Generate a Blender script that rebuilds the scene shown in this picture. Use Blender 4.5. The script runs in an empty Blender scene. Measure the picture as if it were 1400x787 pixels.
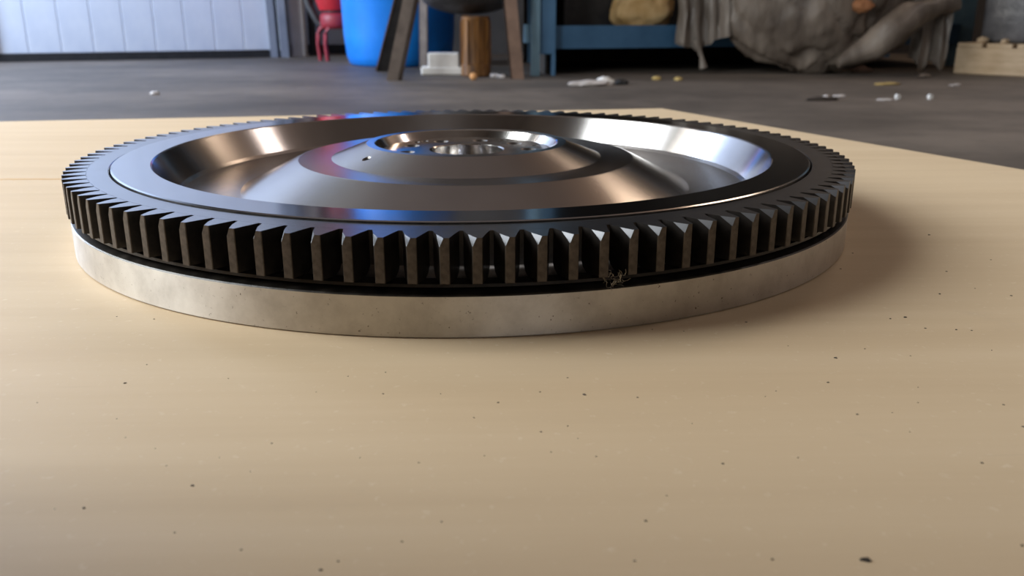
import bpy, bmesh, math, random
from math import sin, cos, pi, radians
from mathutils import Vector, Matrix, noise

random.seed(7)
scene = bpy.context.scene
COL = scene.collection
S = 0.215            # ring gear outer radius in metres
FLOOR = -0.16        # workshop floor, the plywood top is z = 0

# ------------------------------------------------------------------ camera
cam_data = bpy.data.cameras.new('camera')
cam = bpy.data.objects.new('camera', cam_data)
COL.objects.link(cam)
pitch, yaw, roll = 0.3051, -0.0233, 0.0003
Rz = Matrix.Rotation(yaw, 3, 'Z')
F = Rz @ Vector((0, cos(pitch), -sin(pitch)))
Rt = Rz @ Vector((1, 0, 0))
U = Rt.cross(F)
R2 = cos(roll) * Rt + sin(roll) * U
U2 = -sin(roll) * Rt + cos(roll) * U
M3 = Matrix((R2, U2, -F)).transposed()
cam.matrix_world = Matrix.Translation((0.0146, -0.5193, 0.1159)) @ M3.to_4x4()
cam_data.sensor_fit = 'HORIZONTAL'
cam_data.sensor_width = 36
cam_data.lens = 1200 / 1400 * 36
cam_data.clip_start = 0.01
cam_data.dof.use_dof = True
cam_data.dof.focus_distance = 0.37
cam_data.dof.aperture_fstop = 18
scene.camera = cam

# ------------------------------------------------------------------ world, lights, exposure
world = bpy.data.worlds.new('world')
scene.world = world
world.use_nodes = True
bg = world.node_tree.nodes['Background']
bg.inputs[0].default_value = (0.62, 0.76, 1.0, 1)
bg.inputs[1].default_value = 1.0

def area_light(name, loc, target, sx, sy, power, color):
    d = bpy.data.lights.new(name, 'AREA')
    d.shape = 'RECTANGLE'
    d.size, d.size_y = sx, sy
    d.energy = power
    d.color = color
    o = bpy.data.objects.new(name, d)
    COL.objects.link(o)
    o.location = loc
    o.rotation_euler = (Vector(target) - Vector(loc)).to_track_quat('-Z', 'Y').to_euler()
    return o
# daylight and added fill through the wall openings (each lamp fills its opening)
area_light('daylight_side', (-1.70, 0.01, 1.30), (0, 0.01, 1.30), 1.27, 1.7, 91, (0.93, 0.985, 1.0))
area_light('fill_front', (1.8, -6.02, 3.0), (1.8, 0, 3.0), 2.6, 2.2, 25, (1.0, 0.93, 0.84))  # fill added for the background, in an invented opening
area_light('fill_far', (-3.60, 1.90, 1.60), (0, 1.9, 1.6), 1.2, 2.2, 85, (1.0, 0.95, 0.87))  # added lamp and opening to brighten the right background
area_light('daylight_alcove', (-3.60, 3.45, 1.5), (0, 3.45, 1.5), 1.1, 2.4, 185, (0.62, 0.76, 1.0))
area_light('daylight_window', (4.48, 2.0, 3.75), (0, 2.0, 3.75), 0.65, 1.0, 32, (1.0, 0.84, 0.76))
pl = bpy.data.lights.new('warm_lamp', 'POINT')
pl.energy = 90
pl.color = (1.0, 0.76, 0.56)
pl.shadow_soft_size = 0.6
po = bpy.data.objects.new('warm_lamp', pl)
COL.objects.link(po)
po.location = (3.1, 4.9, 3.9)

scene.view_settings.view_transform = 'Standard'
scene.view_settings.look = 'None'
scene.view_settings.exposure = 0.0
scene.view_settings.gamma = 1.0
scene.view_settings.use_curve_mapping = False

# ------------------------------------------------------------------ materials
def new_mat(name):
    m = bpy.data.materials.new(name)
    m.use_nodes = True
    nt = m.node_tree
    return m, nt, nt.nodes['Principled BSDF']

def noise_node(nt, scale, detail=4, rough=0.55, mapping=None, coord='Object'):
    tc = nt.nodes.new('ShaderNodeTexCoord')
    n = nt.nodes.new('ShaderNodeTexNoise')
    n.inputs['Scale'].default_value = scale
    n.inputs['Detail'].default_value = detail
    n.inputs['Roughness'].default_value = rough
    if mapping:
        mp = nt.nodes.new('ShaderNodeMapping')
        mp.inputs['Scale'].default_value = mapping[0]
        mp.inputs['Rotation'].default_value = mapping[1]
        nt.links.new(tc.outputs[coord], mp.inputs[0])
        nt.links.new(mp.outputs[0], n.inputs['Vector'])
    else:
        nt.links.new(tc.outputs[coord], n.inputs['Vector'])
    return n

def ramp(nt, src, stops):
    r = nt.nodes.new('ShaderNodeValToRGB')
    e = r.color_ramp.elements
    e[0].position, e[0].color = stops[0][0], (*stops[0][1], 1)
    e[1].position, e[1].color = stops[-1][0], (*stops[-1][1], 1)
    for p, c in stops[1:-1]:
        x = e.new(p)
        x.color = (*c, 1)
    nt.links.new(src, r.inputs[0])
    return r.outputs[0]

def mix(nt, fac, a, b, mode='MIX'):
    n = nt.nodes.new('ShaderNodeMix')
    n.data_type = 'RGBA'
    n.blend_type = mode
    for sock, v in ((n.inputs[0], fac), (n.inputs[6], a), (n.inputs[7], b)):
        if hasattr(v, 'is_output'):
            nt.links.new(v, sock)
        elif isinstance(v, (tuple, list)):
            sock.default_value = (*v, 1)
        else:
            sock.default_value = v
    return n.outputs[2]

def bump(nt, b, src, strength, dist=0.001):
    n = nt.nodes.new('ShaderNodeBump')
    n.inputs['Strength'].default_value = strength
    n.inputs['Distance'].default_value = dist
    nt.links.new(src, n.inputs['Height'])
    nt.links.new(n.outputs[0], b.inputs['Normal'])

def mottled(name, c1, c2, scale, rough=0.6, metallic=0.0, bump_s=0.0, mapping=None, bd=0.001, detail=4):
    m, nt, b = new_mat(name)
    n = noise_node(nt, scale, detail, 0.6, mapping)
    nt.links.new(ramp(nt, n.outputs[0], [(0.32, c1), (0.68, c2)]), b.inputs['Base Color'])
    b.inputs['Roughness'].default_value = rough
    b.inputs['Metallic'].default_value = metallic
    if bump_s:
        bump(nt, b, n.outputs[0], bump_s, bd)
    return m

def turned_steel(name, c1, c2, rough, aniso):
    m, nt, b = new_mat(name)
    n = noise_node(nt, 26, 5, 0.6)
    nt.links.new(ramp(nt, n.outputs[0], [(0.3, c1), (0.7, c2)]), b.inputs['Base Color'])
    b.inputs['Metallic'].default_value = 1.0
    b.inputs['Roughness'].default_value = rough
    b.inputs['Anisotropic'].default_value = aniso
    b.inputs['Anisotropic Rotation'].default_value = 0.25
    t = nt.nodes.new('ShaderNodeTangent')
    t.direction_type = 'RADIAL'
    t.axis = 'Z'
    nt.links.new(t.outputs[0], b.inputs['Tangent'])
    return m

M = {}
M['dish_steel'] = turned_steel('turned dish steel', (0.48, 0.45, 0.43), (0.54, 0.51, 0.49), 0.22, 0.75)
M['wall_steel'] = turned_steel('turned wall steel', (0.50, 0.475, 0.46), (0.56, 0.535, 0.52), 0.22, 0.85)
M['flange_steel'] = turned_steel('ground flange steel', (0.45, 0.45, 0.46), (0.51, 0.51, 0.52), 0.13, 0.0)
M['hub_steel'] = turned_steel('bright hub steel', (0.68, 0.65, 0.63), (0.76, 0.73, 0.70), 0.16, 0.6)

# outer rim: brushed steel with pits and brown stains
m, nt, b = new_mat('rim steel')
n1 = noise_node(nt, 60, 6, 0.65)
n2 = noise_node(nt, 620, 4, 0.6)
c = ramp(nt, n1.outputs[0], [(0.3, (0.45, 0.42, 0.385)), (0.55, (0.57, 0.54, 0.50)), (0.75, (0.62, 0.59, 0.55))])
pit = ramp(nt, n2.outputs[0], [(0.66, (0, 0, 0)), (0.73, (1, 1, 1))])
nt.links.new(mix(nt, pit, c, (0.10, 0.08, 0.06)), b.inputs['Base Color'])
b.inputs['Metallic'].default_value = 1.0
b.inputs['Roughness'].default_value = 0.38
b.inputs['Anisotropic'].default_value = 0.8
b.inputs['Anisotropic Rotation'].default_value = 0.25
t = nt.nodes.new('ShaderNodeTangent')
t.direction_type = 'RADIAL'
t.axis = 'Z'
nt.links.new(t.outputs[0], b.inputs['Tangent'])
bump(nt, b, n2.outputs[0], 0.04, 0.0003)
M['rim_steel'] = m

M['oily_black'] = mottled('oily black shoulder', (0.008, 0.007, 0.006), (0.05, 0.042, 0.034), 130, 0.35, 0.4, 0.3, None, 0.0006)
m, nt, b = new_mat('ring gear steel')
n1 = noise_node(nt, 45, 5, 0.6)
nt.links.new(ramp(nt, n1.outputs[0], [(0.3, (0.38, 0.38, 0.39)), (0.7, (0.46, 0.46, 0.47))]), b.inputs['Base Color'])
b.inputs['Metallic'].default_value = 1.0
b.inputs['Roughness'].default_value = 0.24
M['gear_steel'] = m
M['tooth_steel'] = mottled('oxide tooth steel with gap shade', (0.010, 0.009, 0.008), (0.034, 0.028, 0.024), 140, 0.32, 0.5, 0.1, None, 0.0004)  # flanks extra dark, painting in reflections of the neighbouring teeth
M['tip_steel'] = mottled('worn tooth tip', (0.05, 0.04, 0.033), (0.11, 0.09, 0.074), 260, 0.42, 0.6, 0.2, None, 0.0004)
M['hole_dark'] = mottled('drilled hole', (0.16, 0.15, 0.14), (0.24, 0.22, 0.21), 300, 0.3, 1.0)

M['runout'] = mottled('bare cutter runout steel', (0.10, 0.09, 0.08), (0.26, 0.24, 0.22), 120, 0.30, 0.9)

# plywood
m, nt, b = new_mat('plywood face')
g1 = noise_node(nt, 5, 5, 0.6, ((0.45, 7.0, 1.0), (0, 0, radians(-6))))
g2 = noise_node(nt, 2.2, 3, 0.5)
g3 = noise_node(nt, 260, 3, 0.6)
g4 = noise_node(nt, 18, 6, 0.7)
c = ramp(nt, g1.outputs[0], [(0.25, (0.56, 0.415, 0.26)), (0.5, (0.62, 0.47, 0.30)), (0.75, (0.67, 0.52, 0.345))])
c = mix(nt, ramp(nt, g2.outputs[0], [(0.35, (0, 0, 0)), (0.7, (0.35, 0.35, 0.35))]), c, (0.55, 0.40, 0.25))
c = mix(nt, ramp(nt, g3.outputs[0], [(0.62, (0, 0, 0)), (0.80, (0.35, 0.35, 0.35))]), c, (0.85, 0.76, 0.60))
c = mix(nt, ramp(nt, g4.outputs[0], [(0.62, (0, 0, 0)), (0.82, (0.45, 0.45, 0.45))]), c, (0.47, 0.36, 0.25))
# faint dark grain checks running along the sheet
g5 = noise_node(nt, 9, 3, 0.5, ((0.8, 14.0, 1.0), (0, 0, radians(-8))))
c = mix(nt, ramp(nt, g5.outputs[0], [(0.70, (0, 0, 0)), (0.76, (0.35, 0.35, 0.35))]), c, (0.40, 0.30, 0.21))
nt.links.new(c, b.inputs['Base Color'])
b.inputs['Roughness'].default_value = 0.62
b.inputs['Specular IOR Level'].default_value = 0.3
bump(nt, b, g3.outputs[0], 0.12, 0.0004)
M['plywood'] = m
M['ply_edge'] = mottled('plywood edge', (0.45, 0.30, 0.17), (0.70, 0.52, 0.34), 40, 0.7, 0, 0, ((0.2, 0.2, 20), (0, 0, 0)))
M['seam'] = mottled('orange veneer seam', (0.62, 0.36, 0.14), (0.70, 0.45, 0.20), 30, 0.6)

# workshop floor
m, nt, b = new_mat('stained workshop floor')
f1 = noise_node(nt, 0.9, 6, 0.6, ((1.0, 1.6, 1.0), (0, 0, 0)))
f2 = noise_node(nt, 9, 6, 0.7)
f3 = noise_node(nt, 80, 3, 0.6)
c = ramp(nt, f1.outputs[0], [(0.35, (0.07, 0.058, 0.048)), (0.50, (0.135, 0.112, 0.092)), (0.66, (0.21, 0.172, 0.140))])
c = mix(nt, ramp(nt, f2.outputs[0], [(0.45, (0, 0, 0)), (0.75, (0.55, 0.55, 0.55))]), c, (0.045, 0.038, 0.033))
c = mix(nt, ramp(nt, f3.outputs[0], [(0.60, (0, 0, 0)), (0.78, (0.3, 0.3, 0.3))]), c, (0.19, 0.165, 0.14))
nt.links.new(c, b.inputs['Base Color'])
b.inputs['Roughness'].default_value = 0.6
bump(nt, b, f3.outputs[0], 0.25, 0.002)
M['floor'] = m

M['wall_dark'] = mottled('grimy wall and rack shade', (0.055, 0.047, 0.04), (0.10, 0.086, 0.074), 3, 0.9)
M['wall_grey'] = mottled('grey wall paint', (0.40, 0.40, 0.42), (0.50, 0.50, 0.53), 4, 0.8)
M['ceiling'] = mottled('brown roof lining', (0.16, 0.12, 0.095), (0.23, 0.175, 0.14), 2, 0.9)
M['door_white'] = mottled('white door panel', (0.60, 0.67, 0.80), (0.74, 0.80, 0.90), 5, 0.5, 0, 0, ((1, 1, 0.6), (0, 0, 0)))
M['seal'] = mottled('black rubber seal', (0.008, 0.008, 0.01), (0.02, 0.02, 0.022), 30, 0.8)
M['post_blue'] = mottled('dark blue grey post', (0.10, 0.12, 0.17), (0.15, 0.17, 0.22), 12, 0.5)
M['post_light'] = mottled('light grey post', (0.52, 0.54, 0.60), (0.60, 0.62, 0.68), 12, 0.5)
M['red'] = mottled('red paint', (0.42, 0.012, 0.018), (0.58, 0.02, 0.03), 14, 0.4)
M['red_dark'] = mottled('dark red tube', (0.28, 0.02, 0.03), (0.36, 0.03, 0.045), 20, 0.45)
M['black_plastic'] = mottled('black plastic', (0.012, 0.012, 0.013), (0.03, 0.028, 0.028), 20, 0.55)
M['blue_plastic'] = mottled('blue drum plastic', (0.004, 0.19, 0.72), (0.006, 0.25, 0.85), 5, 0.38)
M['leg_steel'] = mottled('brown grey angle iron', (0.115, 0.09, 0.075), (0.19, 0.15, 0.125), 16, 0.6, 0.2)
M['leg_rust'] = mottled('rust brown angle iron', (0.17, 0.105, 0.075), (0.26, 0.165, 0.12), 16, 0.65, 0.1)
M['pot'] = mottled('soot dark vessel and leg shade', (0.03, 0.027, 0.026), (0.085, 0.078, 0.075), 8, 0.5, 0.4)
M['white_plastic'] = mottled('white plastic', (0.74, 0.72, 0.68), (0.84, 0.82, 0.78), 20, 0.5)
M['amber'] = mottled('amber brown rust', (0.05, 0.022, 0.01), (0.27, 0.12, 0.028), 7, 0.4, 0.1, 0, ((5, 5, 0.8), (0, 0, 0)))
M['orange'] = mottled('orange ball', (0.72, 0.34, 0.12), (0.82, 0.44, 0.18), 30, 0.6)
M['rack_blue'] = mottled('blue rack paint', (0.045, 0.125, 0.235), (0.065, 0.165, 0.295), 9, 0.5)
M['rack_pale'] = mottled('dusty pale blue rack paint', (0.16, 0.29, 0.39), (0.22, 0.36, 0.46), 9, 0.6)  # lighter blue than the beams
M['deck'] = mottled('dark shelf board', (0.03, 0.024, 0.02), (0.06, 0.05, 0.04), 8, 0.8)
M['sack'] = mottled('tan sack', (0.60, 0.36, 0.13), (0.86, 0.60, 0.30), 9, 0.7, 0, 0.4, None, 0.01)
M['orange_rag'] = mottled('orange patch', (0.30, 0.13, 0.055), (0.48, 0.21, 0.09), 14, 0.7)
M['crumb'] = mottled('dark crumb', (0.018, 0.014, 0.012), (0.06, 0.045, 0.035), 300, 0.8)
M['pallet_wood'] = mottled('pale pallet wood', (0.46, 0.33, 0.20), (0.62, 0.47, 0.31), 9, 0.75, 0, 0, ((1, 1, 6), (0, 0, 0)))
M['block'] = mottled('grey film wrapped block', (0.07, 0.07, 0.075), (0.15, 0.145, 0.15), 11, 0.35, 0, 0.6, None, 0.01)
M['cardboard'] = mottled('brown cardboard', (0.30, 0.20, 0.12), (0.38, 0.26, 0.16), 8, 0.85)
M['swarf'] = mottled('bright swarf', (0.5, 0.46, 0.38), (0.7, 0.66, 0.58), 200, 0.3, 1.0)
M['yellow'] = mottled('yellow chip', (0.50, 0.36, 0.12), (0.62, 0.46, 0.18), 60, 0.7)
M['pale_scrap'] = mottled('pale scrap', (0.52, 0.48, 0.46), (0.70, 0.66, 0.64), 25, 0.5)

# clear, dusty wrapping film; sheen and fold contrast are painted into its colour
m, nt, b = new_mat('dusty film with painted sheen')
n1 = noise_node(nt, 4, 3, 0.5, ((2.4, 1.6, 0.8), (0, 0.5, 0)))
n2 = noise_node(nt, 22, 4, 0.6, ((1, 1, 0.4), (0, 0, 0)))
nt.links.new(ramp(nt, n1.outputs[0], [(0.34, (0.08, 0.06, 0.047)), (0.5, (0.15, 0.12, 0.095)), (0.66, (0.26, 0.215, 0.175))]), b.inputs['Base Color'])
b.inputs['Roughness'].default_value = 0.45
b.inputs['Specular IOR Level'].default_value = 0.6
bump(nt, b, n2.outputs[0], 0.25, 0.02)
M['film'] = m
m, nt, b = new_mat('translucent hanging film')
n1 = noise_node(nt, 9, 5, 0.6, ((2.5, 2.5, 0.6), (0, 0, 0)))
nt.links.new(ramp(nt, n1.outputs[0], [(0.28, (0.12, 0.098, 0.08)), (0.5, (0.22, 0.185, 0.155)), (0.72, (0.38, 0.335, 0.29))]), b.inputs['Base Color'])
b.inputs['Roughness'].default_value = 0.3
b.inputs['Alpha'].default_value = 0.85
M['film_thin'] = m

# ------------------------------------------------------------------ builders
def obj(name, bm, mat, parent=None, smooth=None, loc=None):
    me = bpy.data.meshes.new(name)
    bm.normal_update()
    bm.to_mesh(me)
    bm.free()
    mats = mat if isinstance(mat, (list, tuple)) else [mat]
    for x in mats:
        me.materials.append(x)
    if smooth is not None:
        for p in me.polygons:
            p.use_smooth = True
        me.set_sharp_from_angle(angle=radians(smooth))
    o = bpy.data.objects.new(name, me)
    COL.objects.link(o)
    if parent:
        o.parent = parent
    if loc:
        o.location = loc
    return o

def tag(o, label, cat, group=None, kind=None):
    o['label'] = label
    o['category'] = cat
    if group:
        o['group'] = group
    if kind:
        o['kind'] = kind
    return o

def thing(name, label, cat, loc=(0, 0, 0), rotz=0.0, group=None):
    o = bpy.data.objects.new(name, None)
    o.empty_display_size = 0.05
    COL.objects.link(o)
    o.location = loc
    o.rotation_euler = (0, 0, rotz)
    return tag(o, label, cat, group)

def struct(o):
    o['kind'] = 'structure'
    return o

def add_box(bm, x0, x1, y0, y1, z0, z1, mi=0, bev=0.0, mat=None):
    t = bmesh.new()
    bmesh.ops.create_cube(t, size=1)
    for v in t.verts:
        v.co = Vector(((x0 + x1) / 2 + v.co.x * (x1 - x0), (y0 + y1) / 2 + v.co.y * (y1 - y0), (z0 + z1) / 2 + v.co.z * (z1 - z0)))
    if bev:
        bmesh.ops.bevel(t, geom=list(t.edges), offset=bev, segments=2, affect='EDGES', profile=0.5)
    merge(bm, t, mi, mat)

def merge(bm, t, mi=0, mat=None):
    vs = {}
    for v in t.verts:
        vs[v] = bm.verts.new(mat @ v.co if mat else v.co)
    for f in t.faces:
        try:
            nf = bm.faces.new([vs[v] for v in f.verts])
            nf.material_index = mi if mi else f.material_index
            nf.smooth = f.smooth
        except ValueError:
            pass
    t.free()

def lathe(bm, prof, segs, closed=True, mats=None, cap=False):
    """prof: list of (r, z); closed joins last to first"""
    rings = []
    for r, z in prof:
        rings.append([bm.verts.new((r * cos(2 * pi * i / segs), r * sin(2 * pi * i / segs), z)) for i in range(segs)])
    n = len(prof)
    for k in range(n if closed else n - 1):
        a, b_ = rings[k], rings[(k + 1) % n]
        for i in range(segs):
            j = (i + 1) % segs
            f = bm.faces.new((a[i], a[j], b_[j], b_[i]))
            if mats:
                f.material_index = mats[k]
    if cap:
        bm.faces.new(rings[0][::-1])
        bm.faces.new(rings[-1])
    return rings

def tube(bm, pts, rad, segs=8, mi=0):
    pts = [Vector(p) for p in pts]
    rings = []
    up = Vector((0.13, 0.21, 1)).normalized()
    for i, p in enumerate(pts):
        d = (pts[min(i + 1, len(pts) - 1)] - pts[max(i - 1, 0)]).normalized()
        s = d.cross(up)
        if s.length < 1e-4:
            s = d.cross(Vector((1, 0, 0)))
        s.normalize()
        t = s.cross(d)
        r = rad[i] if isinstance(rad, (list, tuple)) else rad
        rings.append([bm.verts.new(p + r * (cos(2 * pi * k / segs) * s + sin(2 * pi * k / segs) * t)) for k in range(segs)])
    for a, b_ in zip(rings, rings[1:]):
        for k in range(segs):
            bm.faces.new((a[k], a[(k + 1) % segs], b_[(k + 1) % segs], b_[k])).material_index = mi
    bm.faces.new(rings[0][::-1]).material_index = mi
    bm.faces.new(rings[-1]).material_index = mi

def strip_solid(bm, p0, p1, side, thick):
    """flat bar from p0 to p1; side and thick are full vectors of its section"""
    p0, p1, side, thick = map(Vector, (p0, p1, side, thick))
    a = [bm.verts.new(p0 + q) for q in (Vector(), side, side + thick, thick)]
    b_ = [bm.verts.new(p1 + q) for q in (Vector(), side, side + thick, thick)]
    bm.faces.new(a[::-1])
    bm.faces.new(b_)
    for k in range(4):
        bm.faces.new((a[k], a[(k + 1) % 4], b_[(k + 1) % 4], b_[k]))

def fix_normals(bm):
    bmesh.ops.recalc_face_normals(bm, faces=list(bm.faces))
    return bm

def blob(seed, sx, sy, sz, rough=0.25, freq=1.6, sub=3, mi=0):
    t = bmesh.new()
    bmesh.ops.create_icosphere(t, subdivisions=sub, radius=1)
    off = Vector((seed * 3.1, seed * 1.7, seed * 2.3))
    for v in t.verts:
        k = 1 + rough * noise.noise(v.co * freq + off) + rough * 0.4 * noise.noise(v.co * freq * 2.7 + off)
        v.co = Vector((v.co.x * sx * k, v.co.y * sy * k, v.co.z * sz * k))
    return t

# ------------------------------------------------------------------ setting
bm = bmesh.new()
add_box(bm, -3.8, 4.7, -6.2, 6.2, FLOOR - 0.1, FLOOR)
struct(obj('floor', bm, M['floor']))
bm = bmesh.new()
add_box(bm, -3.8, 4.7, -6.2, 6.2, 4.6, 4.7)
struct(obj('ceiling', bm, M['ceiling']))
bm = bmesh.new()
add_box(bm, -3.8, 0.5, -6.2, -6.05, FLOOR, 4.6)
add_box(bm, 3.1, 4.7, -6.2, -6.05, FLOOR, 4.6)
add_box(bm, 0.5, 3.1, -6.2, -6.05, FLOOR, 1.9)
add_box(bm, 0.5, 3.1, -6.2, -6.05, 4.1, 4.6)
struct(obj('wall_front', bm, M['ceiling']))
bm = bmesh.new()
add_box(bm, -1.40, 4.7, 5.75, 5.9, FLOOR, 4.6)
add_box(bm, -0.62, 4.69, 5.70, 5.75, FLOOR, 4.59, mi=1)  # dark facing paints in the shade behind the rack
struct(obj('wall_back', bm, [M['wall_grey'], M['wall_dark']]))

def wall_with_hole(name, x0, x1, y0, y1, hy0, hy1, hz0, hz1, mat):
    bm = bmesh.new()
    add_box(bm, x0, x1, y0, hy0, FLOOR, 4.6)
    add_box(bm, x0, x1, hy1, y1, FLOOR, 4.6)
    add_box(bm, x0, x1, hy0, hy1, FLOOR, hz0)
    add_box(bm, x0, x1, hy0, hy1, hz1, 4.6)
    return struct(obj(name, bm, mat))
# left wall: an opening beside the flywheel, then a deeper alcove with another one by the white door
bm = bmesh.new()
def wall_run(x0, x1, runs):
    for (y0, y1, z0, z1) in runs:
        add_box(bm, x0, x1, y0, y1, z0, z1)
wall_run(-1.87, -1.72, ((-6.05, -0.625, FLOOR, 4.6), (-0.625, 0.645, FLOOR, 0.45), (-0.625, 0.645, 2.15, 4.6), (0.645, 0.95, FLOOR, 4.6)))
add_box(bm, -3.8, -1.87, 0.85, 0.95, FLOOR, 4.6)
wall_run(-3.77, -3.62, ((0.95, 1.3, FLOOR, 4.6), (1.3, 2.5, FLOOR, 0.5), (1.3, 2.5, 2.7, 4.6), (2.5, 2.9, FLOOR, 4.6),
                        (2.9, 4.0, FLOOR, 0.3), (2.9, 4.0, 2.7, 4.6), (4.0, 6.2, FLOOR, 4.6)))
struct(obj('wall_left', bm, M['wall_dark']))
wall_with_hole('wall_right', 4.55, 4.7, -6.05, 6.2, 1.67, 2.33, 3.25, 4.25, M['ceiling'])

# big white door standing across the left back corner, plank by plank
door = bpy.data.objects.new('door_1', None)
COL.objects.link(door)
struct(door)
dA = Vector((-1.365, 5.25, FLOOR))
dd = Vector((-1.42, -0.56, 0)).normalized()
door.location = dA
door.rotation_euler = (0, 0, math.atan2(dd.y, dd.x))
pw = 0.17
bmp = bmesh.new()
add_box(bmp, 0.001, pw - 0.001, -0.02, 0.02, 0.045, 3.6, bev=0.004)
panel0 = obj('panel', bmp, M['door_white'], door, loc=(0.0, 0, 0))
for i in range(1, 14):
    q = panel0.copy()
    COL.objects.link(q)
    q.location = (i * pw, 0, 0)
bm = bmesh.new()
add_box(bm, 0.0, 14 * pw, -0.012, 0.012, 0.04, 3.58)
obj('joint_backing', bm, M['door_white'], door, loc=(0, 0, 0)).location = (0, -0.018, 0)
bm = bmesh.new()
add_box(bm, -0.02, 14 * pw, -0.03, 0.03, 0.0, 0.045)
obj('bottom_seal', bm, M['seal'], door)
bm = bmesh.new()
add_box(bm, 9.02 * pw, 9.02 * pw + 0.035, 0.02, 0.05, 0.05, 3.6)
obj('locking_bar', bm, M['post_blue'], door)

# posts and pale strip of the frame at the right of the door
bm = bmesh.new()
strip_solid(bm, (-1.365, 5.20, FLOOR), (-1.44, 5.20, 3.7), (0.045, 0, 0), (0, 0.08, 0))
strip_solid(bm, (-1.30, 5.20, FLOOR), (-1.375, 5.20, 3.7), (0.05, 0, 0), (0, 0.08, 0))
struct(obj('trim_1', fix_normals(bm), M['post_blue']))
bm = bmesh.new()
add_box(bm, -1.25, -1.17, 5.3, 5.38, FLOOR, 3.7)
struct(obj('trim_2', bm, M['post_light']))
bm = bmesh.new()
add_box(bm, -1.165, -1.135, 5.42, 5.5, FLOOR, 3.7)
struct(obj('trim_3', bm, M['seal']))
bm = bmesh.new()
add_box(bm, -1.40, -0.63, 5.70, 5.75, FLOOR, FLOOR + 0.06)
struct(obj('baseboard_back', bm, M['seal']))

# ------------------------------------------------------------------ plywood platform
ply = thing('plywood_sheet', 'pale plywood sheet lying under the flywheel across the foreground', 'board', (0, 0, 0))
poly = [(-0.90, 0.411), (0.2287, 0.5941), (0.56, -0.175), (0.86, -0.87), (-0.85, -1.15)]
bm = bmesh.new()
top = [bm.verts.new((x, y, 0)) for x, y in poly]
bot = [bm.verts.new((x, y, -0.018)) for x, y in poly]
bm.faces.new(top[::-1])
bm.faces.new(bot)
for k in range(5):
    bm.faces.new((top[k], top[(k + 1) % 5], bot[(k + 1) % 5], bot[k])).material_index = 1
fix_normals(bm)
obj('sheet', bm, [M['plywood'], M['ply_edge']], ply)
bm = bmesh.new()
add_box(bm, -0.46, -0.225, 0.1106, 0.1126, -0.0006, 0.00025, mat=Matrix.Rotation(-0.02, 4, 'Z'))
obj('veneer_seam', bm, M['seam'], ply)
for (x0, x1, y) in ((-0.75, 0.20, 0.34), (-0.75, 0.40, -0.15), (-0.75, 0.60, -0.62)):
    bm = bmesh.new()
    add_box(bm, x0, x1, y - 0.05, y + 0.05, FLOOR, -0.018)
    obj('stringer', bm, M['pallet_wood'], ply)

# cardboard box added left of the view, only to shade the near sheet
t = thing('shade_box', 'added cardboard box out of view, shading the near end of the plywood sheet', 'box', (-0.43, -0.54, 0), 0.0)
bm = bmesh.new()
add_box(bm, -0.19, 0.19, -0.24, 0.24, 0, 0.58, bev=0.004)
obj('shade_box_body', bm, M['cardboard'], t)
for sgn in (-1, 1):
    bm = bmesh.new()
    add_box(bm, -0.188 if sgn < 0 else 0.003, -0.003 if sgn < 0 else 0.188, -0.238, 0.238, 0.58, 0.584)
    obj('flap', bm, M['cardboard'], t)
bm = bmesh.new()
add_box(bm, -0.028, 0.028, -0.242, 0.242, 0.584, 0.5855)
obj('tape', bm, M['yellow'], t)

# ------------------------------------------------------------------ flywheel
fly = thing('flywheel', 'steel flywheel with black toothed ring gear lying flat on the plywood sheet', 'flywheel')
H = 0.1806
HB = 0.0785
RB = 0.9948
prof = [  # (r, z, material of the strip that starts here) going round the section
    (0.070, 0.010, 3), (0.070, 0.128, 3), (0.098, 0.130, 3), (0.100, 0.132, 3), (0.100, 0.176, 3), (0.103, 0.179, 3),       # bore
    (0.232, 0.179, 3), (0.247, 0.1985, 3), (0.250, 0.2005, 0),     # bolt recess
    (0.2715, 0.2005, 0), (0.274, 0.1995, 0),                       # land on top of the hub
    (0.362, 0.1655, 0), (0.366, 0.1640, 0),                        # hub cone
    (0.452, 0.1640, 0), (0.458, 0.1625, 0),                        # plateau
    (0.596, 0.0935, 0), (0.604, 0.0915, 0),                        # outer cone
    (0.735, 0.0975, 0), (0.748, 0.1000, 1), (0.757, 0.1080, 1),    # dish floor, fillet
    (0.805, 0.1815, 1), (0.8085, 0.1845, 2),                       # dish wall, lip
    (0.893, 0.1845, 2), (0.897, 0.1830, 4), (0.8975, HB + 0.001, 4),
    (0.935, HB + 0.006, 4), (0.975, HB + 0.004, 4), (0.9925, HB, 4), (RB, HB - 0.0025, 5),
    (RB, 0.003, 5), (RB - 0.004, 0.0, 4), (0.075, 0.0, 4),
]
bm = bmesh.new()
lathe(bm, [(r * S, z * S) for r, z, _ in prof], 240, True, [q[2] for q in prof])
fix_normals(bm)
body = obj('body', bm, [M['dish_steel'], M['wall_steel'], M['flange_steel'], M['hub_steel'], M['oily_black'], M['rim_steel'], M['hole_dark']], fly)
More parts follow.
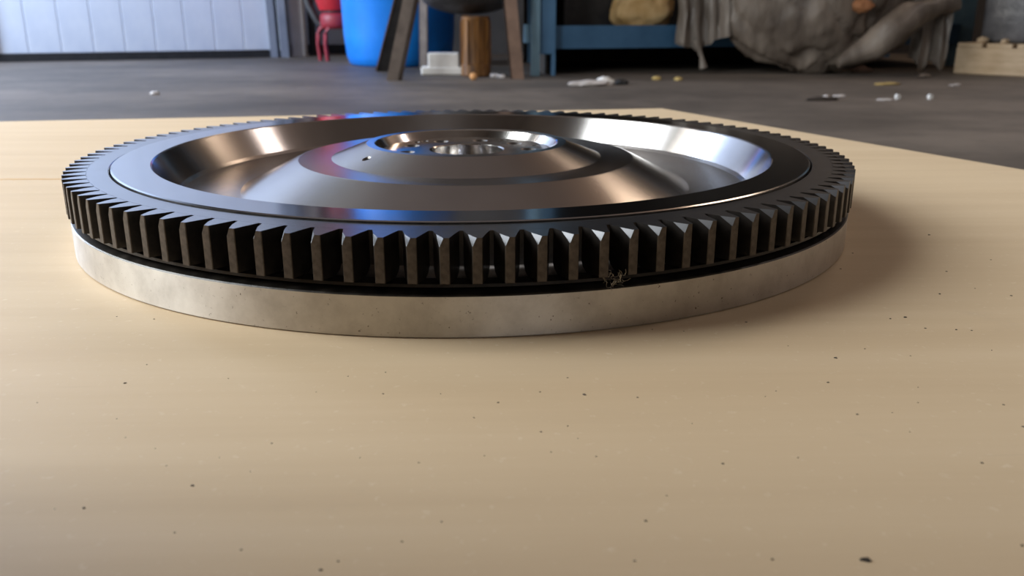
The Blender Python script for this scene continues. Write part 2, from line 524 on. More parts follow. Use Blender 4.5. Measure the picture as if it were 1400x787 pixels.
# drill the bolt circle, two dowel holes and one hole in the hub cone
cut = bmesh.new()
def drill(cut, r, deg, rad, z, depth, tilt=0.0):
    t = bmesh.new()
    lathe(t, [(rad, -depth), (rad, -rad * 0.45), (rad * 1.45, 0.0), (rad * 1.6, rad * 0.5)], 20, False, None, True)
    fix_normals(t)
    mtx = Matrix.Rotation(radians(deg), 4, 'Z') @ Matrix.Translation((r, 0, z)) @ Matrix.Rotation(tilt, 4, 'Y')
    merge(cut, t, 6, mtx)
for k in range(9):
    drill(cut, 0.168 * S, -2 + 40 * k, 0.0155 * S, 0.179 * S, 0.10 * S)
for a in (138, 129, 60, 18):
    drill(cut, 0.200 * S, a, 0.007 * S, 0.179 * S, 0.06 * S)
drill(cut, 0.314 * S, 217.7, 0.0085 * S, 0.1842 * S, 0.05 * S, math.atan2(0.034, 0.088))
cutter = obj('cutter', cut, [M['hole_dark']] * 7, fly)
md = body.modifiers.new('drill', 'BOOLEAN')
md.operation = 'DIFFERENCE'
md.solver = 'EXACT'
md.object = cutter
dg = bpy.context.evaluated_depsgraph_get()
me = bpy.data.meshes.new_from_object(body.evaluated_get(dg))
body.modifiers.clear()
body.data = me
for p in me.polygons:
    p.use_smooth = True
me.set_sharp_from_angle(angle=radians(14))
bpy.data.objects.remove(cutter)

# ring gear: plain annulus with teeth as single pieces
RR = 0.949
bm = bmesh.new()
gp = [(0.9005, H - 0.002), (0.9025, H), (RR, H), (RR, 0.118), (0.9535, 0.1085), (0.964, 0.1005), (0.984, 0.0955), (0.985, 0.0900), (0.9005, 0.0900)]
lathe(bm, [(r * S, z * S) for r, z in gp], 342, True, [0, 0, 1, 4, 4, 1, 1, 1, 1])
fix_normals(bm)
gear = obj('ring_gear', bm, [M['gear_steel'], M['tooth_steel'], M['tooth_steel'], M['tooth_steel'], M['runout']], fly, smooth=35)
NT = 114
pitch_a = 2 * pi / NT
wt, wm, wr = 0.0088, 0.0150, 0.0228      # half widths: tip, mid, root
zb = 0.1005
prof_t = [(-wr, RR - 0.0008), (-wm, 0.974), (-wt, 0.9985), (-wt + 0.0012, 1.0), (wt - 0.0012, 1.0), (wt, 0.9985), (wm, 0.974), (wr, RR - 0.0008)]
bm = bmesh.new()
def tv(u, r, z):
    return bm.verts.new((r * S, u * S, z * S))
# local frame: +x radial outwards, +y tangential (counter-clockwise); the chamfer runs along the clockwise flank
lower = [tv(u, r, zb) for u, r in prof_t]
upper = []
ch = 0.0075
for i, (u, r) in enumerate(prof_t):
    upper.append(tv(u, r, H - (0.0, 0.0, 0.0145, 0.0150, 0.0, 0.0, 0.0, 0.0)[i]))
cz = tv(-wt + ch, 1.0, H)
n = len(prof_t)
for i in range(n - 1):
    f = bm.faces.new((lower[i], lower[i + 1], upper[i + 1], upper[i]))
    f.material_index = 1 if i in (2, 3, 4) else 0
bm.faces.new(lower[::-1])
bm.faces.new((upper[0], upper[1], cz, upper[4], upper[5], upper[6], upper[7])).material_index = 2
bm.faces.new((upper[3], upper[4], cz)).material_index = 1
bm.faces.new((upper[1], upper[2], upper[3], cz)).material_index = 3
fix_normals(bm)
M['chamfer'] = mottled('chamfer steel', (0.10, 0.10, 0.104), (0.16, 0.16, 0.165), 90, 0.40, 0.7)
tooth0 = obj('tooth', bm, [M['tooth_steel'], M['tip_steel'], M['gear_steel'], M['chamfer']], gear)
ph = 3.8187
for i in range(NT):
    q = tooth0 if i == 0 else tooth0.copy()
    if i:
        COL.objects.link(q)
    q.rotation_euler = (0, 0, ph + i * 2 * pi / NT)
    q.parent = gear

# ------------------------------------------------------------------ metal shavings caught on the teeth
bm = bmesh.new()
for k in range(26):
    a = random.uniform(0, 2 * pi)
    pts = []
    p = Vector((random.uniform(-.0032, .0032), random.uniform(-.0008, .0008), random.uniform(-.0014, .0022)))
    for j in range(6):
        pts.append(p.copy())
        a += random.uniform(-0.4, 1.6)
        p += Vector((cos(a) * 0.00075, -0.0001 + random.uniform(-.0005, .0004), sin(a) * 0.0007))
    tube(bm, pts, 0.00010, 4)
o = obj('metal_shavings', bm, M['swarf'], None, loc=(0.0605, -0.2040, 0.0195))
tag(o, 'small tangle of bright metal shavings caught between the front teeth of the ring gear', 'shavings')

# ------------------------------------------------------------------ crumbs on the plywood
CR = [(-0.1057, -0.2521, 1.05), (-0.127, -0.2666, 0.52), (-0.0977, -0.2786, 0.48), (-0.0903, -0.2908, 0.46), (-0.0478, -0.2953, 0.65), (-0.0626, -0.3181, 1.02), (-0.0857, -0.3282, 1.02), (-0.0927, -0.3284, 0.41), (-0.073, -0.249, 0.51), (-0.0337, -0.248, 0.6), (-0.0204, -0.2624, 0.71), (0.0161, -0.2698, 0.92), (0.0088, -0.2802, 0.66), (-0.0055, -0.3074, 0.61), (-0.0601, -0.3033, 0.43), (-0.0497, -0.3111, 0.41), (-0.0419, -0.2605, 0.48), (0.0021, -0.3362, 0.58), (-0.0065, -0.3443, 0.63), (-0.0199, -0.3515, 0.69), (-0.0232, -0.3546, 0.89), (-0.0425, -0.3467, 0.72), (-0.0599, -0.3394, 0.57), (-0.119, -0.1892, 0.75), (-0.135, -0.1858, 0.64), (-0.1045, -0.2363, 0.55), (-0.0729, -0.3076, 0.51), (-0.0795, -0.2976, 0.45), (0.0121, -0.3039, 0.49), (-0.0216, -0.2449, 0.6), (-0.0021, -0.2628, 0.47), (-0.0218, -0.3042, 0.49), (0.0435, -0.2644, 1.31), (0.0296, -0.2621, 0.75), (0.0393, -0.2509, 0.68), (0.06, -0.267, 0.7), (0.0364, -0.2864, 0.61), (0.0386, -0.2943, 0.42), (0.0284, -0.29, 0.77), (0.0762, -0.3098, 0.82), (0.058, -0.3257, 0.5), (0.0508, -0.337, 0.88), (0.0456, -0.3528, 0.68), (0.0763, -0.353, 0.78), (0.0969, -0.3537, 2.18), (0.0975, -0.3069, 0.51), (0.1244, -0.2806, 0.96), (0.1355, -0.2796, 0.49), (0.1466, -0.2728, 0.61), (0.135, -0.2924, 0.47), (0.1723, -0.2749, 0.78), (0.1461, -0.311, 1.0), (0.1697, -0.2899, 1.0), (0.1348, -0.349, 0.87), (0.1348, -0.2356, 1.37), (0.1243, -0.2567, 0.92), (0.1052, -0.263, 0.59), (0.1137, -0.1979, 0.95), (0.0756, -0.2053, 0.68), (0.0872, -0.2076, 0.57), (0.1785, -0.1937, 1.4), (0.1719, -0.1953, 1.01), (0.1805, -0.2064, 0.99), (0.1916, -0.2083, 1.0), (0.1971, -0.2092, 0.82), (0.162, -0.2342, 0.57), (0.1936, -0.2296, 0.6), (0.2364, -0.1672, 1.08), (0.2071, -0.164, 1.05), (0.152, -0.2612, 0.52), (0.1486, -0.2272, 0.68), (0.1219, -0.2237, 0.56), (0.1005, -0.2671, 0.48), (0.0732, -0.2856, 0.45), (0.0305, -0.3022, 0.53), (0.0426, -0.305, 0.53), (0.1958, -0.0971, 1.11), (0.179, -0.1249, 1.03), (0.2522, -0.0606, 1.54), (0.2269, -0.1303, 1.07), (0.207, -0.1644, 0.74), (0.2264, -0.1566, 0.76), (0.2587, -0.1107, 0.86), (0.2364, -0.1672, 1.01)]
BIG = {32: 'dark dirt flake on the plywood below the right front of the flywheel', 54: 'dark dirt flake farther right on the plywood, level with the flake below the flywheel',
       60: 'dark dirt flake on the right of the plywood, leftmost in a short row of flakes', 78: 'dark dirt flake on the plywood beyond the right edge of the flywheel'}
def crumb_mesh(seed, k=9):
    bm = bmesh.new()
    rnd = random.Random(seed)
    a = [bm.verts.new((cos(2 * pi * i / k) * rnd.uniform(.55, 1.1), sin(2 * pi * i / k) * rnd.uniform(.55, 1.1) * 0.75, 0)) for i in range(k)]
    b_ = [bm.verts.new((v.co.x * .7 + rnd.uniform(-.1, .1), v.co.y * .7 + rnd.uniform(-.1, .1), rnd.uniform(.22, .42))) for v in a]
    bm.faces.new(a[::-1])
    bm.faces.new(b_)
    for i in range(k):
        bm.faces.new((a[i], a[(i + 1) % k], b_[(i + 1) % k], b_[i]))
    return bm
base = [obj('dirt_crumb', crumb_mesh(s), M['crumb']) for s in range(5)]
for i, (x, y, d) in enumerate(CR):
    o = base[i] if i < 5 else base[i % 5].copy()
    if i >= 5:
        COL.objects.link(o)
    o.location = (x, y, 0)
    r = d * 0.5 * 0.001 * 1.15
    o.scale = (r, r, r)
    o.rotation_euler = (0, 0, random.uniform(-0.5, 0.5))
    if d > 2:
        o.scale = (r * 1.25, r, r)
        tag(o, 'largest black dirt flake, at the bottom right of the plywood sheet', 'crumb')
    elif d > 1.25:
        tag(o, BIG[i], 'crumb')
    else:
        tag(o, 'tiny dark dirt crumb lying on the plywood sheet', 'crumb', 'tiny dirt crumbs on the plywood')

# ------------------------------------------------------------------ blue plastic drum
t = thing('plastic_drum', 'bright blue plastic drum standing behind the angle iron stand', 'drum', (-0.478, 4.42, FLOOR))
bm = bmesh.new()
pr = [(0.0, 0.0), (0.255, 0.0), (0.272, 0.012), (0.285, 0.05), (0.296, 0.16), (0.303, 0.36), (0.309, 0.38), (0.309, 0.40), (0.303, 0.42), (0.303, 0.78), (0.309, 0.80), (0.309, 0.82), (0.303, 0.84), (0.295, 1.10), (0.275, 1.19), (0.26, 1.21)]
lathe(bm, pr[1:], 64, False, None, True)
obj('body', fix_normals(bm), M['blue_plastic'], t, smooth=40)
bm = bmesh.new()
lathe(bm, [(0.262, 1.205), (0.275, 1.205), (0.275, 1.235), (0.262, 1.235)], 64)
obj('rim', fix_normals(bm), M['blue_plastic'], t, smooth=40)

# ------------------------------------------------------------------ angle iron stand with round vessel
t = thing('metal_stand', 'dark round bottomed vessel on splayed angle iron legs before the blue drum', 'stand', (-0.1, 3.55, FLOOR))
def rel(p):
    return Vector(p) - Vector((-0.1, 3.55, FLOOR))
def leg(p0, p1, a, b_, mat, th=0.006, ztop=0.60, inner_shade=None):
    p0, p1 = Vector(p0), Vector(p1)
    k = (ztop - p0.z) / (p1.z - p0.z)
    p1 = p0 + (p1 - p0) * k
    p0, p1 = rel(p0), rel(p1)
    a, b_ = Vector(a), Vector(b_)
    bm = bmesh.new()
    strip_solid(bm, p0, p1, a, b_.normalized() * th)
    strip_solid(bm, p0, p1, b_, a.normalized() * th)
    o = obj('leg', fix_normals(bm), mat, t)
    if inner_shade:
        o.data.materials.append(inner_shade)
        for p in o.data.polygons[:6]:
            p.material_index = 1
leg((-0.545, 3.87, FLOOR), (-0.437, 3.80, 0.166), (0.060, 0.006, 0), (0.001, -0.022, 0), M['leg_rust'], inner_shade=M['pot'])  # wide face coloured dark for the shade inside the angle
leg((-0.372, 3.255, FLOOR), (-0.292, 3.26, 0.16), (-0.052, 0.0, 0), (0.01, 0.05, 0), M['leg_steel'])
leg((0.098, 3.33, FLOOR), (0.066, 3.33, 0.161), (0.058, 0.0, 0), (0.0, 0.05, 0), M['leg_rust'])
leg((-0.345, 4.02, FLOOR), (-0.335, 3.98, 0.12), (0.036, 0.0, 0), (0.038, -0.022, 0), M['leg_steel'])
leg((-0.118, 3.95, FLOOR), (-0.128, 3.92, 0.12), (0.034, 0.0, 0), (0.0, 0.05, 0), M['leg_rust'])
bm = bmesh.new()
pr = []
for k in range(13):
    a = (k / 12) * pi / 2
    pr.append((max(0.012, 0.215 * sin(a)), 0.262 + 0.085 * (1 - cos(a))))
pr += [(0.219, 0.45), (0.222, 0.72), (0.228, 0.74), (0.228, 0.76)]
lathe(bm, pr, 48, False, None, True)
v = obj('vessel', fix_normals(bm), M['pot'], t, smooth=40)
v.location = (0.015, 0.06, 0)
bm = bmesh.new()
lathe(bm, [(0.224, 0.40), (0.245, 0.40), (0.245, 0.43), (0.224, 0.43)], 48)
o = obj('hoop', fix_normals(bm), M['leg_steel'], t, smooth=30)
o.location = (0.015, 0.06, 0)

# rusty upright below the vessel, white block, ball and bits
t = thing('rusty_canister', 'amber brown rusty upright canister under the round vessel', 'canister', (-0.052, 3.50, FLOOR))
bm = bmesh.new()
lathe(bm, [(0.058, 0), (0.066, 0.006), (0.066, 0.05), (0.061, 0.056), (0.061, 0.235), (0.064, 0.24), (0.064, 0.252), (0.056, 0.256)], 32, False, None, True)
obj('body', fix_normals(bm), M['amber'], t, smooth=35)
for a in range(0, 360, 45):
    bm = bmesh.new()
    add_box(bm, 0.057, 0.068, -0.004, 0.004, 0.055, 0.238, mat=Matrix.Rotation(radians(a + 10), 4, 'Z'))
    obj('rib', bm, M['amber'], t)
bm = bmesh.new()
add_box(bm, -0.099, 0.099, -0.05, 0.05, 0, 0.034, bev=0.006)
add_box(bm, -0.067, 0.074, -0.046, 0.046, 0.03, 0.096, bev=0.006)
o = obj('plastic_block', bm, M['white_plastic'], None, loc=(-0.205, 3.64, FLOOR))
tag(o, 'white stepped plastic block on the floor below the blue drum', 'block')
bm = bmesh.new()
merge(bm, blob(2, 0.016, 0.016, 0.0155, 0.06, 1.5, 3))
o = obj('ball', bm, M['orange'], None, smooth=60, loc=(-0.060, 3.27, FLOOR + 0.0155))
tag(o, 'small orange ball on the floor in front of the rusty canister', 'ball')
for i, (x, y, s, lab) in enumerate(((0.03, 3.43, 0.022, 'pale torn scrap right of the orange ball'), (0.06, 3.40, 0.02, 'pale scrap nearest the right leg of the stand'))):
    bm = bmesh.new()
    merge(bm, blob(5 + i, s, s * .6, s * .4, 0.5, 2.2, 2))
    o = obj('floor_scrap', bm, M['pale_scrap'], None, smooth=50, loc=(x, y, FLOOR + s * .33))
    tag(o, lab, 'scrap')

# ------------------------------------------------------------------ red machine beside the drum
t = thing('red_machine', 'red rounded machine on curved red tube legs left of the blue drum', 'machine', (-0.88, 4.85, FLOOR))
def red_drum(z0, z1, r, name, mat):
    bm = bmesh.new()
    h = z1 - z0
    lathe(bm, [(r * .72, z0), (r * .92, z0 + h * .08), (r, z0 + h * .3), (r, z0 + h * .7), (r * .92, z0 + h * .92), (r * .72, z1)], 40, False, None, True)
    obj(name, fix_normals(bm), mat, t, smooth=50)
red_drum(0.178, 0.272, 0.098, 'lower_tank', M['red_dark'])
red_drum(0.282, 1.19, 0.135, 'upper_tank', M['red'])
bm = bmesh.new()
lathe(bm, [(0.06, 0.27), (0.08, 0.27), (0.08, 0.284), (0.06, 0.284)], 24)
obj('neck', fix_normals(bm), M['black_plastic'], t)
for (px, py, sx) in ((-0.085, 0.0, -0.03), (-0.035, -0.07, -0.025), (0.07, -0.03, 0.02)):
    bm = bmesh.new()
    tube(bm, [(px * .5, py * .5, 0.20), (px + sx * .4, py, 0.185), (px + sx, py, 0.15), (px + sx * 1.1, py, 0.09), (px + sx * .8, py, 0.0)], 0.0125, 10)
    obj('leg', bm, M['red_dark'], t, smooth=40)
bm = bmesh.new()
tube(bm, [(-0.24, 0.07, 0.50), (-0.20, 0.06, 0.42), (-0.165, 0.04, 0.31), (-0.115, 0.01, 0.215), (-0.06, 0.0, 0.185)], [0.024, 0.024, 0.024, 0.022, 0.018], 10)
obj('hose', bm, M['black_plastic'], t, smooth=40)

# ------------------------------------------------------------------ blue storage rack
rack = thing('storage_rack', 'blue steel storage rack along the back of the workshop', 'rack', (0.2, 3.5, FLOOR))
def rrel(x, y, z):
    return Vector((x - 0.2, y - 3.5, z - FLOOR))
def rbox(name, x0, x1, y0, y1, z0, z1, mat):
    bm = bmesh.new()
    a, b_ = rrel(x0, y0, z0), rrel(x1, y1, z1)
    add_box(bm, a.x, b_.x, a.y, b_.y, a.z, b_.z, bev=0.002)
    return obj(name, bm, mat, rack)
# left upright: pale side flange, deeper blue channel, two feet
rbox('upright', 0.193, 0.232, 3.50, 3.56, FLOOR, 1.9, M['rack_pale'])
rbox('upright_channel', 0.232, 0.302, 3.52, 3.58, -0.066, 1.9, M['rack_blue'])
rbox('foot', 0.285, 0.303, 3.52, 3.58, FLOOR, -0.066, M['rack_blue'])
rbox('side_brace', 0.165, 0.193, 3.58, 3.66, -0.02, 0.06, M['rack_pale'])
rbox('upright', 0.22, 0.29, 4.55, 4.62, FLOOR, 1.9, M['rack_blue'])
rbox('upright', 2.42, 2.535, 4.20, 4.28, FLOOR, 1.9, M['rack_pale'])
rbox('upright', 2.46, 2.53, 5.15, 5.22, FLOOR, 1.9, M['rack_blue'])
def rbeam(name, p0, p1, h, th, mat):
    bm = bmesh.new()
    strip_solid(bm, rrel(*p0), rrel(*p1), (0, 0, h), (0, th, 0))
    obj(name, fix_normals(bm), mat, rack)
rbeam('beam', (0.30, 3.57, -0.045), (2.45, 4.17, -0.045), 0.100, 0.05, M['rack_blue'])
rbeam('beam', (0.30, 3.57, 1.42), (2.45, 4.17, 1.42), 0.100, 0.05, M['rack_blue'])
rbeam('beam', (0.30, 4.55, -0.045), (2.45, 5.15, -0.045), 0.100, 0.05, M['rack_blue'])
rbeam('beam', (0.30, 4.55, 1.42), (2.45, 5.15, 1.42), 0.100, 0.05, M['rack_blue'])
def deck(z):
    bm = bmesh.new()
    pts = [(0.27, 3.62), (2.45, 4.23), (2.45, 5.15), (0.27, 4.55)]
    lo = [bm.verts.new(rrel(x, y, z)) for x, y in pts]
    hi = [bm.verts.new(rrel(x, y, z + 0.02)) for x, y in pts]
    bm.faces.new(lo[::-1]); bm.faces.new(hi)
    for k in range(4):
        bm.faces.new((lo[k], lo[(k + 1) % 4], hi[(k + 1) % 4], hi[k]))
    obj('shelf', fix_normals(bm), M['deck'], rack)
deck(0.015)
deck(1.48)  # upper shelf added above the view to shade the rack
bm = bmesh.new()
pts = [(0.27, 4.62), (2.5, 5.23)]
strip_solid(bm, rrel(0.2, 4.64, FLOOR), rrel(2.55, 5.26, FLOOR), (0, 0, 2.05), (0, 0.02, 0))
obj('dark_backing', fix_normals(bm), M['deck'], rack)  # dark sheet added to make the space behind the shelves black
bm = bmesh.new()
strip_solid(bm, rrel(0.262, 3.62, FLOOR), rrel(0.24, 4.6, FLOOR), (0, 0, 2.05), (0.015, 0, 0))
obj('side_panel', fix_normals(bm), M['deck'], rack)

# goods on the shelf; the black boxes are added to deepen its dark
for (x, y, w, d, h, lab) in ((0.45, 3.98, 0.26, 0.26, 0.34, 'added black box darkening the rack shelf left of the tan sack'), (1.0, 4.25, 0.5, 0.3, 0.4, 'added black box darkening the rack shelf behind the tan sack')):
    t = thing('dark_box', lab, 'dark_box', (x, y, 0.035), 0.27)
    bm = bmesh.new()
    add_box(bm, -w / 2, w / 2, -d / 2, d / 2, 0, h, bev=0.008)
    obj('box', bm, M['black_plastic'], t)
    bm = bmesh.new()
    add_box(bm, -w / 2 - 0.008, w / 2 + 0.008, -d / 2 - 0.008, d / 2 + 0.008, h, h + 0.03, bev=0.006)
    obj('lid', bm, M['black_plastic'], t)
t = thing('tan_sack', 'crumpled tan sack resting on the blue rack shelf', 'sack', (0.74, 3.86, 0.035), 0.25)
bm = bmesh.new()
merge(bm, blob(11, 0.155, 0.085, 0.11, 0.28, 1.8, 4), mat=Matrix.Translation((0, 0, 0.095)))
for v_ in bm.verts:
    v_.co.z = max(v_.co.z, 0.0)
obj('body', bm, M['sack'], t, smooth=60)
bm = bmesh.new()
merge(bm, blob(14, 0.055, 0.045, 0.05, 0.35, 2.0, 3), mat=Matrix.Translation((0.135, -0.02, 0.20)))
obj('tied_end', bm, M['sack'], t, smooth=60)

# ------------------------------------------------------------------ plastic wrapped bundle
t = thing('wrapped_bundle', 'big round bundle in dusty grey plastic film slumped in front of the rack', 'bundle', (1.46, 3.66, FLOOR))
bm = bmesh.new()
NU, NV = 96, 48
grid = []
for j in range(NV + 1):
    ph_ = pi * j / NV
    row = []
    for i in range(NU):
        th_ = 2 * pi * i / NU
        n_ = Vector((sin(ph_) * cos(th_), sin(ph_) * sin(th_), -cos(ph_)))
        p = Vector((n_.x * 0.40, n_.y * 0.165, n_.z * 0.36 + 0.355))
        k = 0.05 * noise.noise(n_ * 1.6 + Vector((4, 2, 7)))
        fold = abs(noise.noise(Vector((n_.x * 2.6 + n_.z * 1.9, n_.y * 2, n_.z * 0.9 + 9))))
        k -= 0.030 * max(0, 0.22 - fold) * 4.0
        fold2 = abs(noise.noise(Vector((n_.x * 5.5 - n_.z * 3.8, n_.y * 4, n_.z * 2.0 + 3))))
        k += 0.012 * max(0, 0.16 - fold2) * 6.0
        p += n_ * k
        p.z = max(p.z, 0.0)
        row.append(p)
    grid.append(row)
lo = bm.verts.new(grid[0][0]); hi = bm.verts.new(grid[NV][0])
rows = [[bm.verts.new(p) for p in r] for r in grid[1:NV]]
for i in range(NU):
    bm.faces.new((lo, rows[0][(i + 1) % NU], rows[0][i]))
    bm.faces.new((hi, rows[-1][i], rows[-1][(i + 1) % NU]))
for a, b_ in zip(rows, rows[1:]):
    for i in range(NU):
        bm.faces.new((a[i], a[(i + 1) % NU], b_[(i + 1) % NU], b_[i]))
obj('film_wrap', fix_normals(bm), M['film'], t, smooth=80)
bm = bmesh.new()
merge(bm, blob(21, 0.05, 0.02, 0.028, 0.3, 2, 3), mat=Matrix.Translation((0.20, -0.135, 0.30)))
obj('orange_patch', bm, M['orange_rag'], t, smooth=60)

def drape(name, cols, mat, parent, nz=26, seed=0.0, amp=0.02, th=0.003):
    """cols: list of (x, y, z_top, z_bottom) across; a folded sheet with thickness"""
    bm = bmesh.new()
    fr, bk = [], []
    n_ = len(cols)
    for i, (x, y, zt, zb_) in enumerate(cols):
        a, c_ = [], []
        for j in range(nz + 1):
            f = j / nz
            z = zt + (zb_ - zt) * f
            dy = amp * noise.noise(Vector((i * 0.55 + seed, z * 3.0, seed))) + amp * .6 * sin(i * 1.3 + z * 6 + seed)
            dx = amp * .5 * noise.noise(Vector((z * 9, i * .4, seed + 5)))
            a.append(bm.verts.new((x + dx, y + dy, z)))
            c_.append(bm.verts.new((x + dx, y + dy + th, z)))
        fr.append(a); bk.append(c_)
    for i in range(n_ - 1):
        for j in range(nz):
            bm.faces.new((fr[i][j], fr[i + 1][j], fr[i + 1][j + 1], fr[i][j + 1]))
            bm.faces.new((bk[i][j], bk[i][j + 1], bk[i + 1][j + 1], bk[i + 1][j]))
        bm.faces.new((fr[i][0], bk[i][0], bk[i + 1][0], fr[i + 1][0]))
        bm.faces.new((fr[i][nz], fr[i + 1][nz], bk[i + 1][nz], bk[i][nz]))
    for j in range(nz):
        bm.faces.new((fr[0][j], fr[0][j + 1], bk[0][j + 1], bk[0][j]))
        bm.faces.new((fr[-1][j], bk[-1][j], bk[-1][j + 1], fr[-1][j + 1]))
    return obj(name, fix_normals(bm), mat, parent, smooth=80)
# left hanging sheet with a twisted tail (local to the bundle)
cols = []
for i in range(19):
    f = i / 18
    x = -0.595 + 0.26 * f
    zb_ = 0.135 - 0.018 * sin(f * 7) - (0.02 if 0.3 < f < 0.62 else 0) + (0.05 * max(0, f - 0.72) / 0.28)
    cols.append((x, -0.02 - 0.02 * sin(f * 9), 0.72, zb_))
drape('hanging_sheet', cols, M['film_thin'], t, seed=1.3, amp=0.022)
bm = bmesh.new()
tube(bm, [(-0.505, -0.02, 0.15), (-0.49, -0.025, 0.11), (-0.478, -0.03, 0.08), (-0.472, -0.03, 0.055), (-0.465, -0.03, 0.028), (-0.463, -0.03, 0.02)], [0.024, 0.013, 0.010, 0.014, 0.020, 0.006], 9)
obj('twisted_tail', bm, M['film_thin'], t, smooth=60)
# right hand swag: from the foot of the bundle up and over to the right, then hanging
bm = bmesh.new()
pts = [(0.12, -0.115, 0.06), (0.27, -0.115, 0.12), (0.35, -0.11, 0.19), (0.42, -0.10, 0.245), (0.50, -0.07, 0.275), (0.58, -0.04, 0.30), (0.66, 0.0, 0.33)]
tube(bm, pts, [0.02, 0.065, 0.08, 0.066, 0.056, 0.052, 0.055], 20)
bmesh.ops.subdivide_edges(bm, edges=[e for e in bm.edges if not e.is_boundary], cuts=2)
for v_ in bm.verts:
    q = v_.co
    v_.co += Vector((0, 1, 0.4)) * 0.022 * noise.noise(q * 9) + Vector((-0.5, 0, 1)) * 0.024 * noise.noise(Vector((q.x * 8 + q.z * 10, q.y * 20, 2)))
obj('swag', bm, M['film'], t, smooth=70)
cols = []
for i in range(17):
    f = i / 16
    x = 0.50 + 0.17 * f
    zb_ = 0.02 + 0.03 * sin(f * 11 + 1) + 0.05 * abs(f - 0.5)
    cols.append((x, -0.01 - 0.015 * sin(f * 8), 0.62, max(0.005, zb_)))
drape('hanging_sheet', cols, M['film_thin'], t, seed=6.1, amp=0.024)
cols = []
for i in range(9):
    f = i / 8
    cols.append((0.34 + 0.34 * f, 0.055, 0.75, 0.29 - 0.02 * sin(f * 6)))
drape('hanging_sheet', cols, M['film_thin'], t, seed=9.1, amp=0.02)

# ------------------------------------------------------------------ right hand pallet with wrapped block
ang = math.atan2(-0.78, 0.63)
t = thing('wooden_pallet', 'pale wooden pallet at the right edge under a grey wrapped block', 'pallet', (2.185, 3.67, FLOOR), ang)
bm = bmesh.new()
add_box(bm, 0.0, 0.9, 0.0, 0.03, 0.0, 0.118, bev=0.003)
obj('stringer', bm, M['pallet_wood'], t)
for y in (0.45, 0.87):
    bm = bmesh.new()
    add_box(bm, 0.0, 0.9, y, y + 0.03, 0.0, 0.118, bev=0.003)
    obj('stringer', bm, M['pallet_wood'], t)
for k in range(7):
    bm = bmesh.new()
    add_box(bm, 0.005 + k * 0.128, 0.115 + k * 0.128, -0.004 + 0.004 * (k % 3), 0.9, 0.118, 0.138, bev=0.003)
    obj('deck_board', bm, M['pallet_wood'], t)
rot = Matrix.Rotation(ang, 3, 'Z')
bl = Vector((2.185, 3.67, FLOOR)) + rot @ Vector((0.06, 0.08, 0.138))
t = thing('wrapped_block', 'dark grey film wrapped block standing on the pale pallet at the right edge', 'block', bl, ang)
bm = bmesh.new()
add_box(bm, 0, 0.76, 0, 0.72, 0, 0.8, bev=0.02)
bmesh.ops.subdivide_edges(bm, edges=list(bm.edges), cuts=6, use_grid_fill=True)
for v_ in bm.verts:
    k = noise.noise(v_.co * 9) * 0.012
    v_.co += Vector((k, -abs(k), 0 if v_.co.z < 0.01 else k))
obj('film_wrap', bm, M['block'], t, smooth=60)
for i, (u, w_, s) in enumerate(((0.10, 0.03, 0.016), (0.20, 0.02, 0.012))):
    p = Vector((2.185, 3.67, FLOOR)) + rot @ Vector((u, w_, 0.138))
    bm = bmesh.new()
    merge(bm, blob(40 + i, s * 1.6, s, s, 0.4, 2.0, 2))
    o = obj('wood_chunk', bm, M['pallet_wood'], None, smooth=50, loc=(p.x, p.y, p.z + s * .85))
    tag(o, ('splintered wood chunk at the left corner on top of the pallet', 'smaller wood chunk in front of the grey wrapped block')[i], 'chunk')

# ------------------------------------------------------------------ litter on the workshop floor
def litter(name, x, y, sx, sy, sz, mat, lab, cat, seed, rz=0.0, sub=3):
    bm = bmesh.new()
    merge(bm, blob(seed, sx, sy, sz, 0.35, 1.9, sub))
    for v_ in bm.verts:
        v_.co.z = max(v_.co.z, -sz * .6)
    o = obj(name, bm, mat, None, smooth=55, loc=(x, y, FLOOR + sz * .6))
    o.rotation_euler = (0, 0, rz)
    return tag(o, lab, cat)
litter('plastic_scrap', 0.395, 2.96, 0.085, 0.03, 0.014, M['pale_scrap'], 'long pale plastic scrap on the floor below the blue rack', 'scrap', 51, 0.25)
litter('plastic_scrap', 0.46, 3.0, 0.035, 0.025, 0.02, M['white_plastic'], 'white crumpled end beside the long pale scrap', 'scrap', 52, 0.1)
litter('plastic_scrap', 0.53, 3.03, 0.026, 0.02, 0.014, M['black_plastic'], 'small black scrap right of the white crumpled plastic', 'scrap', 53)
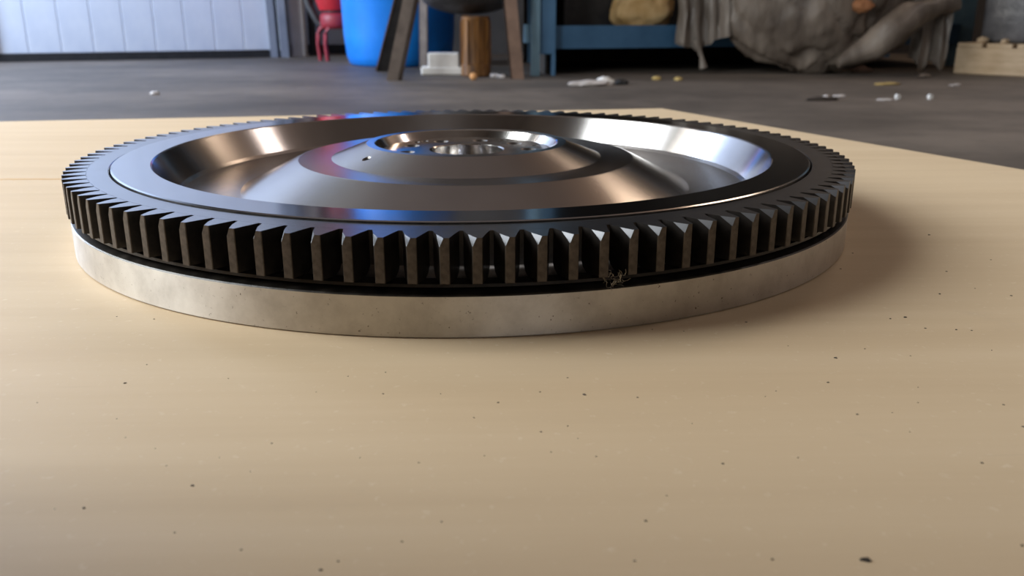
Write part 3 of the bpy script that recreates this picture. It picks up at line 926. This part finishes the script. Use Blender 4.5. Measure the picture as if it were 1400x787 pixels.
litter('wood_chip', 0.713, 3.27, 0.02, 0.014, 0.010, M['yellow'], 'yellow chip on the floor under the tan sack', 'chip', 54)
litter('wood_chip', 0.80, 3.235, 0.017, 0.012, 0.009, M['yellow'], 'yellow chip nearer the hanging plastic tail', 'chip', 55)
litter('wood_chip', 1.575, 2.985, 0.055, 0.016, 0.006, M['yellow'], 'flat orange wood chip left of the pallet', 'chip', 56, 0.2)
litter('pebble', -1.155, 2.625, 0.016, 0.012, 0.007, M['pale_scrap'], 'pale pebble on the floor in front of the white door', 'pebble', 57)
litter('dark_rag', 1.09, 2.36, 0.055, 0.018, 0.008, M['crumb'], 'thin dark rag on the floor behind the plywood corner', 'rag', 58, 0.15)
litter('pebble', 1.11, 2.385, 0.014, 0.010, 0.010, M['pale_scrap'], 'pale pebble beside the thin dark rag', 'pebble', 59)
litter('wood_chip', 1.30, 2.36, 0.03, 0.010, 0.004, M['pale_scrap'], 'grey flat chip left of the two white nuts', 'chip', 60)
litter('wood_chip', 1.82, 2.93, 0.03, 0.012, 0.005, M['pale_scrap'], 'grey flat chip in front of the pallet corner', 'chip', 61, 0.3)
litter('wood_chip', 1.20, 2.50, 0.022, 0.010, 0.004, M['pale_scrap'], 'small grey chip behind the thin dark rag', 'chip', 62)
litter('wood_chip', 1.92, 3.40, 0.035, 0.02, 0.01, M['film'], 'grey plastic shred by the hanging sheet foot', 'shred', 63, 0.5)
litter('wood_chip', 1.78, 3.75, 0.05, 0.02, 0.016, M['leg_rust'], 'brown chip beside the wrapped bundle foot', 'chip', 64)
for i, (x, y, lab) in enumerate(((1.352, 2.395, 'left one of two shiny white nuts on the floor'), (1.458, 2.39, 'right one of two shiny white nuts on the floor'))):
    bm = bmesh.new()
    lathe(bm, [(0.004, -0.005), (0.009, -0.005), (0.0095, -0.003), (0.0095, 0.003), (0.009, 0.005), (0.004, 0.005)], 6)
    o = obj('hex_nut', fix_normals(bm), M['white_plastic'], None, loc=(x, y, FLOOR + 0.0085))
    o.rotation_euler = (radians(80), 0, 0.3)
    tag(o, lab, 'nut', 'white nuts on the floor')
